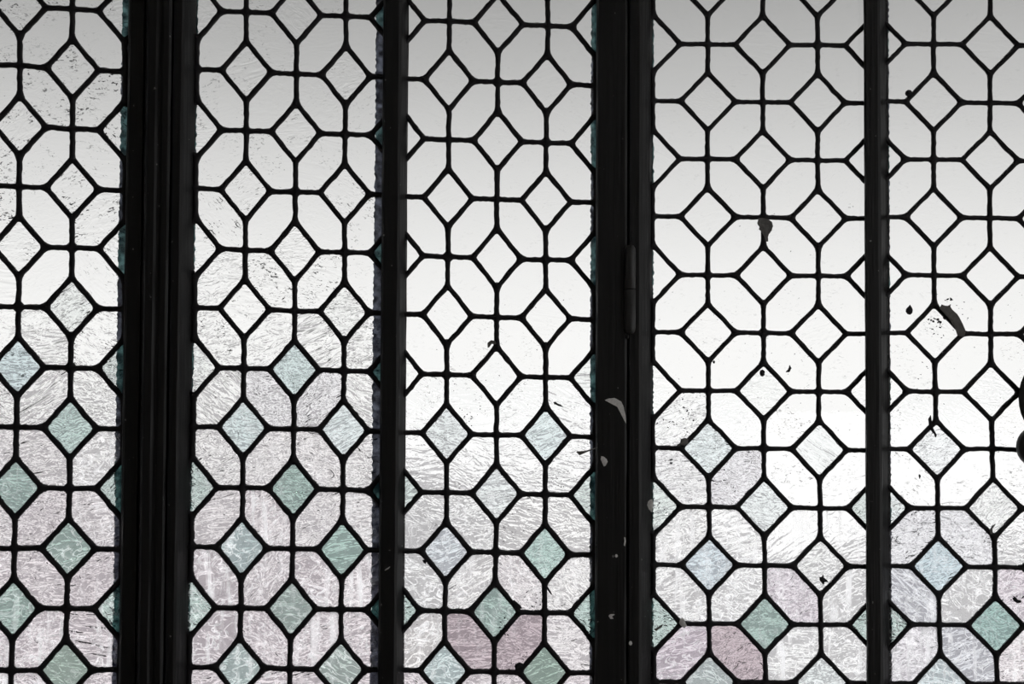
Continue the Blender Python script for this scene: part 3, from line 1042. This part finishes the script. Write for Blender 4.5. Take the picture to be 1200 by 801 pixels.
scrap('twig', stroke([(675.5, 529), (679, 532.5), (685, 529.5), (692, 527), (697, 525), (703, 522.8)], [0.5, 0.8, 1.0, 0.9, 0.7, 0.4]), YG - 0.0145, M_LEAF,
      'thin dark twig lying from a pane onto the edge of the hinged post', 'twig', 0.0012, 0, rag=0.2)
scrap('leaf_sliver', stroke([(709, 468.6), (714, 467.6), (720, 468), (726, 472), (729.5, 478), (732, 486), (733.5, 495.5)], [0.3, 1.1, 1.9, 2.6, 1.7, 1.0, 0.2]), -0.0172, M_CHIP,
      'pale boomerang-shaped sliver on the hinged post', 'sliver', 0.0008, 0.0)
scrap('paint_chip', [(704.5, 534.2), (707.5, 534.8), (711, 537.5), (712, 541), (709.5, 545.5), (707.5, 546), (705.6, 542), (703.8, 538)], -0.0172, M_CHIP,
      'pale rounded paint chip on the hinged post below the sliver', 'chip', 0.0009)
scrap('paint_chip', [(762, 585), (764.3, 584.6), (765.2, 590), (764.6, 596), (763.8, 600), (760.5, 596.5), (758.2, 591.5), (759.4, 587.5)], -0.0075, M_CHIP,
      'pale chip on the right edge of the hinged post beside a green half diamond', 'chip', 0.0010)
scrap('paint_chip', [(731.4, 629), (733, 629.5), (733.4, 635), (732.6, 639.6), (731, 638.6), (731.6, 634)], -0.0172, M_CHIP,
      'thin pale chip at the seam low on the hinged post', 'chip', 0.0008)
scrap('paint_chip', [(713, 721.5), (715, 719.5), (719, 719), (720.5, 719.8), (717, 721), (716.5, 723.5), (719, 724.6), (715.5, 725)], -0.0172, M_CHIP,
      'hooked grey chip lowest left on the hinged post', 'chip', 0.0007)
scrap('paint_chip', ellipse(738.8, 753.2, 2.2, 2.6, 7), -0.0172, M_CHIP, 'small round pale chip lowest beside the seam of the hinged post', 'chip', 0.0008)
scrap('paint_chip', ellipse(722.3, 651, 1.6, 2.1, 7), -0.0172, M_CHIP, 'tiny round pale chip in the middle of the hinged post', 'chip', 0.0007)
scrap('paint_chip', stroke([(451, 668), (454, 666), (457, 663.8)], [0.4, 0.7, 0.4]), -0.0142, M_CHIP, 'thin pale scratch-like chip low on the narrow bar', 'chip', 0.0006)
scrap('clay_lump', [(797, 724.5), (800, 723.4), (802.6, 726.5), (803.5, 730), (805, 733), (801.5, 735.3), (798.5, 733), (795.8, 730)], YL - 0.0008, M_CHIP,
      'small brownish lump on a lead joint low in the panel right of the hinge', 'lump', 0.0022)
scrap('leaf_fragment', [(797.5, 514), (803, 512.8), (806.5, 514.5), (806, 519.5), (802, 522), (797.5, 521), (795, 523), (793, 521.5), (797, 518.5)], YL - 0.0006, M_LEAF,
      'dark leaf fragment on the left corner of a white diamond right of the hinge', 'leaf', 0.0018)
scrap('seed_husk', [(891, 433.5), (893.5, 432.6), (896, 434.5), (896, 439), (894, 441.3), (891.4, 440.5), (890.2, 437)], YG, M_GRIME,
      'oval dark husk near the tip of a diamond in the panel right of the hinge', 'husk', 0.0014)
scrap('seed_husk', stroke([(925.3, 427.6), (926, 431), (924, 434.4), (921, 435.6)], [0.4, 1.6, 1.7, 0.5]), YG, M_GRIME,
      'crescent-shaped dark husk on a clear pane in the panel right of the hinge', 'husk', 0.0012)
scrap('twig', stroke([(1090.5, 486.5), (1088.5, 491), (1089.5, 497), (1092, 502.5), (1094.5, 507), (1096.8, 509.5), (1096, 512)], [0.4, 0.9, 1.3, 2.0, 1.2, 1.0, 0.5]), YL - 0.0004, M_GRIME,
      'bent dark twig on top of a diamond in the rightmost panel', 'twig', 0.0012)
scrap('seed_husk', stroke([(1077.2, 555.5), (1077.8, 558), (1077.6, 560.6)], [0.8, 1.2, 0.5]), YG, M_GRIME,
      'tiny dark husk on a hexagonal pane beside the bar of the rightmost panel', 'husk', 0.0010)
scrap('leaf_fragment', [(599.5, 703), (603, 702.6), (606.5, 705.8), (610, 709), (612, 712.5), (608, 713.2), (606, 711.5), (602.5, 709)], YL - 0.0006, M_GRIME,
      'black crumbled leaf above the lead joint of a green diamond left of the hinge', 'leaf', 0.0012)
scrap('leaf_fragment', [(593, 731), (597, 728.8), (601, 724.5), (604.5, 722.8), (603.5, 727.5), (599.5, 731.5), (595, 734.5), (592, 734)], YL - 0.0006, M_GRIME,
      'black crumbled leaf along the lower side of a green diamond left of the hinge', 'leaf', 0.0012)
scrap('leaf_fragment', [(604, 777.5), (609, 775.5), (613.5, 777.5), (612.5, 781.5), (608, 783), (604.5, 784.5), (602.8, 781)], YL - 0.0006, M_GRIME,
      'black crumbled leaf beside the lowest green diamond left of the hinge', 'leaf', 0.0012)
scrap('twig', stroke([(641, 687), (643, 691), (646.5, 696)], [0.9, 1.2, 0.6]), YG - 0.0006, M_GRIME,
      'short dark twig below the tip of a green diamond left of the hinge', 'twig', 0.0010)
scrap('leaf_fragment', [(766.5, 737), (770, 734.8), (774, 732), (777, 731), (775.5, 734.5), (771.5, 737), (769, 739.4)], YG, M_LEAF,
      'grey leaf fragment on a green half diamond beside the hinged post', 'leaf', 0.0010)
scrap('dead_insect', [(960, 676), (963, 675.5), (964.2, 672), (965.2, 676), (969, 679), (971, 682), (966.5, 681.5), (965, 685), (962.5, 682), (960.6, 680)], YG, M_GRIME,
      'tiny dark insect on a white diamond low in the panel right of the hinge', 'insect', 0.0012)
scrap('dry_leaf', stroke([(1166, 613.5), (1162.6, 617), (1161, 621), (1161.5, 625)], [0.3, 0.9, 1.5, 1.6]), YL - 0.0005, M_LEAF,
      'small narrow grey leaf at the bottom tip of a diamond at the far right', 'leaf', 0.0008, 0.001)
scrap('leaf_fragment', [(1186, 700), (1190, 699), (1193, 702.5), (1197, 703.5), (1196, 706), (1191.5, 706), (1188, 704)], YG, M_GRIME,
      'black ragged leaf fragment on a pane at the lower right edge', 'leaf', 0.0010)
scrap('seed_husk', ellipse(836.5, 424, 1.4, 1.9, 7), YG, M_GRIME, 'tiny round dark husk on a clear pane above the textured panes right of the hinge', 'husk', 0.0010)
scrap('leaf_fragment', [(495, 656), (498.5, 655), (500, 657.6), (498.6, 660.5), (496.3, 659)], YL - 0.0004, M_GRIME,
      'tiny dark crumb on a diamond side low beside the narrow left bar', 'leaf', 0.0010)


# dark specks of dirt scattered over the glass, too many and too small to count
def specks(p, spots):
    root = WIN[p]
    v, f = [], []
    for px, py, w, h, a in spots:
        n = 6
        b = len(v)
        ca, sa = math.cos(a), math.sin(a)
        for lay in (0, 1):
            for i in range(n):
                t = 2 * math.pi * i / n
                k = rnd.uniform(0.6, 1.15)
                ex, ey = w * k * math.cos(t), h * k * math.sin(t)
                q = at(px + ex * ca - ey * sa, py + ex * sa + ey * ca, -GLASS_T - (0.0007 if lay else 0.00005))
                v.append(q - root.location)
        for i in range(n):
            j = (i + 1) % n
            f.append((b + i, b + j, b + n + j, b + n + i))
        f.append(tuple(b + n + i for i in range(n)))
        f.append(tuple(b + i for i in reversed(range(n))))
    o = mesh_obj('dirt_specks', v, f, M_GRIME, root)
    o['kind'] = 'stuff'


def cluster(cx, cy, sx, sy, n, s0, s1):
    return [(rnd.gauss(cx, sx), rnd.gauss(cy, sy), rnd.uniform(s0, s1), rnd.uniform(s0, s1) * 0.6, rnd.uniform(-0.9, 0.9)) for _ in range(n)]


def scatter(x0, x1, y0, y1, n, s0, s1):
    return [(rnd.uniform(x0, x1), rnd.uniform(y0, y1), rnd.uniform(s0, s1), rnd.uniform(s0, s1) * 0.5, rnd.uniform(-0.7, 0.7)) for _ in range(n)]


specks(1, scatter(2, 142, 5, 300, 60, 0.4, 0.9))
specks(2, scatter(232, 440, 120, 420, 50, 0.4, 0.9))
specks(3, scatter(482, 692, 350, 780, 110, 0.4, 1.0) + cluster(548, 488, 5, 6, 14, 0.6, 1.5) + cluster(590, 728, 7, 9, 16, 0.5, 1.8) + cluster(660, 562, 12, 6, 12, 0.5, 1.2)
       + cluster(644, 565, 10, 8, 8, 0.5, 1.1) + cluster(625, 705, 8, 8, 10, 0.6, 1.4) + cluster(615, 770, 6, 5, 8, 0.6, 1.4) + cluster(560, 470, 8, 20, 8, 0.4, 1.0))
specks(4, scatter(768, 1008, 330, 790, 110, 0.4, 1.0) + cluster(785, 495, 9, 3, 9, 0.8, 1.8) + cluster(806, 490, 5, 10, 9, 0.8, 1.8) + cluster(786, 537, 2, 5, 4, 1, 1.8) + cluster(774, 595, 4, 6, 9, 0.6, 1.6)
       + cluster(995, 240, 3, 1.5, 4, 0.5, 1.0) + cluster(925, 330, 30, 40, 5, 0.5, 0.9))
specks(5, scatter(1046, 1198, 330, 790, 90, 0.4, 1.0) + cluster(1098, 377, 5, 4, 14, 0.9, 2.8) + cluster(1100, 390, 10, 9, 16, 0.4, 1.2) + cluster(1113, 352, 5, 4, 7, 0.9, 2.6)
       + cluster(1128, 365, 6, 12, 9, 0.5, 1.2) + cluster(1080, 436, 8, 8, 8, 0.5, 1.3) + cluster(1170, 640, 3, 6, 8, 0.5, 1.2) + cluster(1188, 705, 7, 5, 12, 0.6, 1.6))
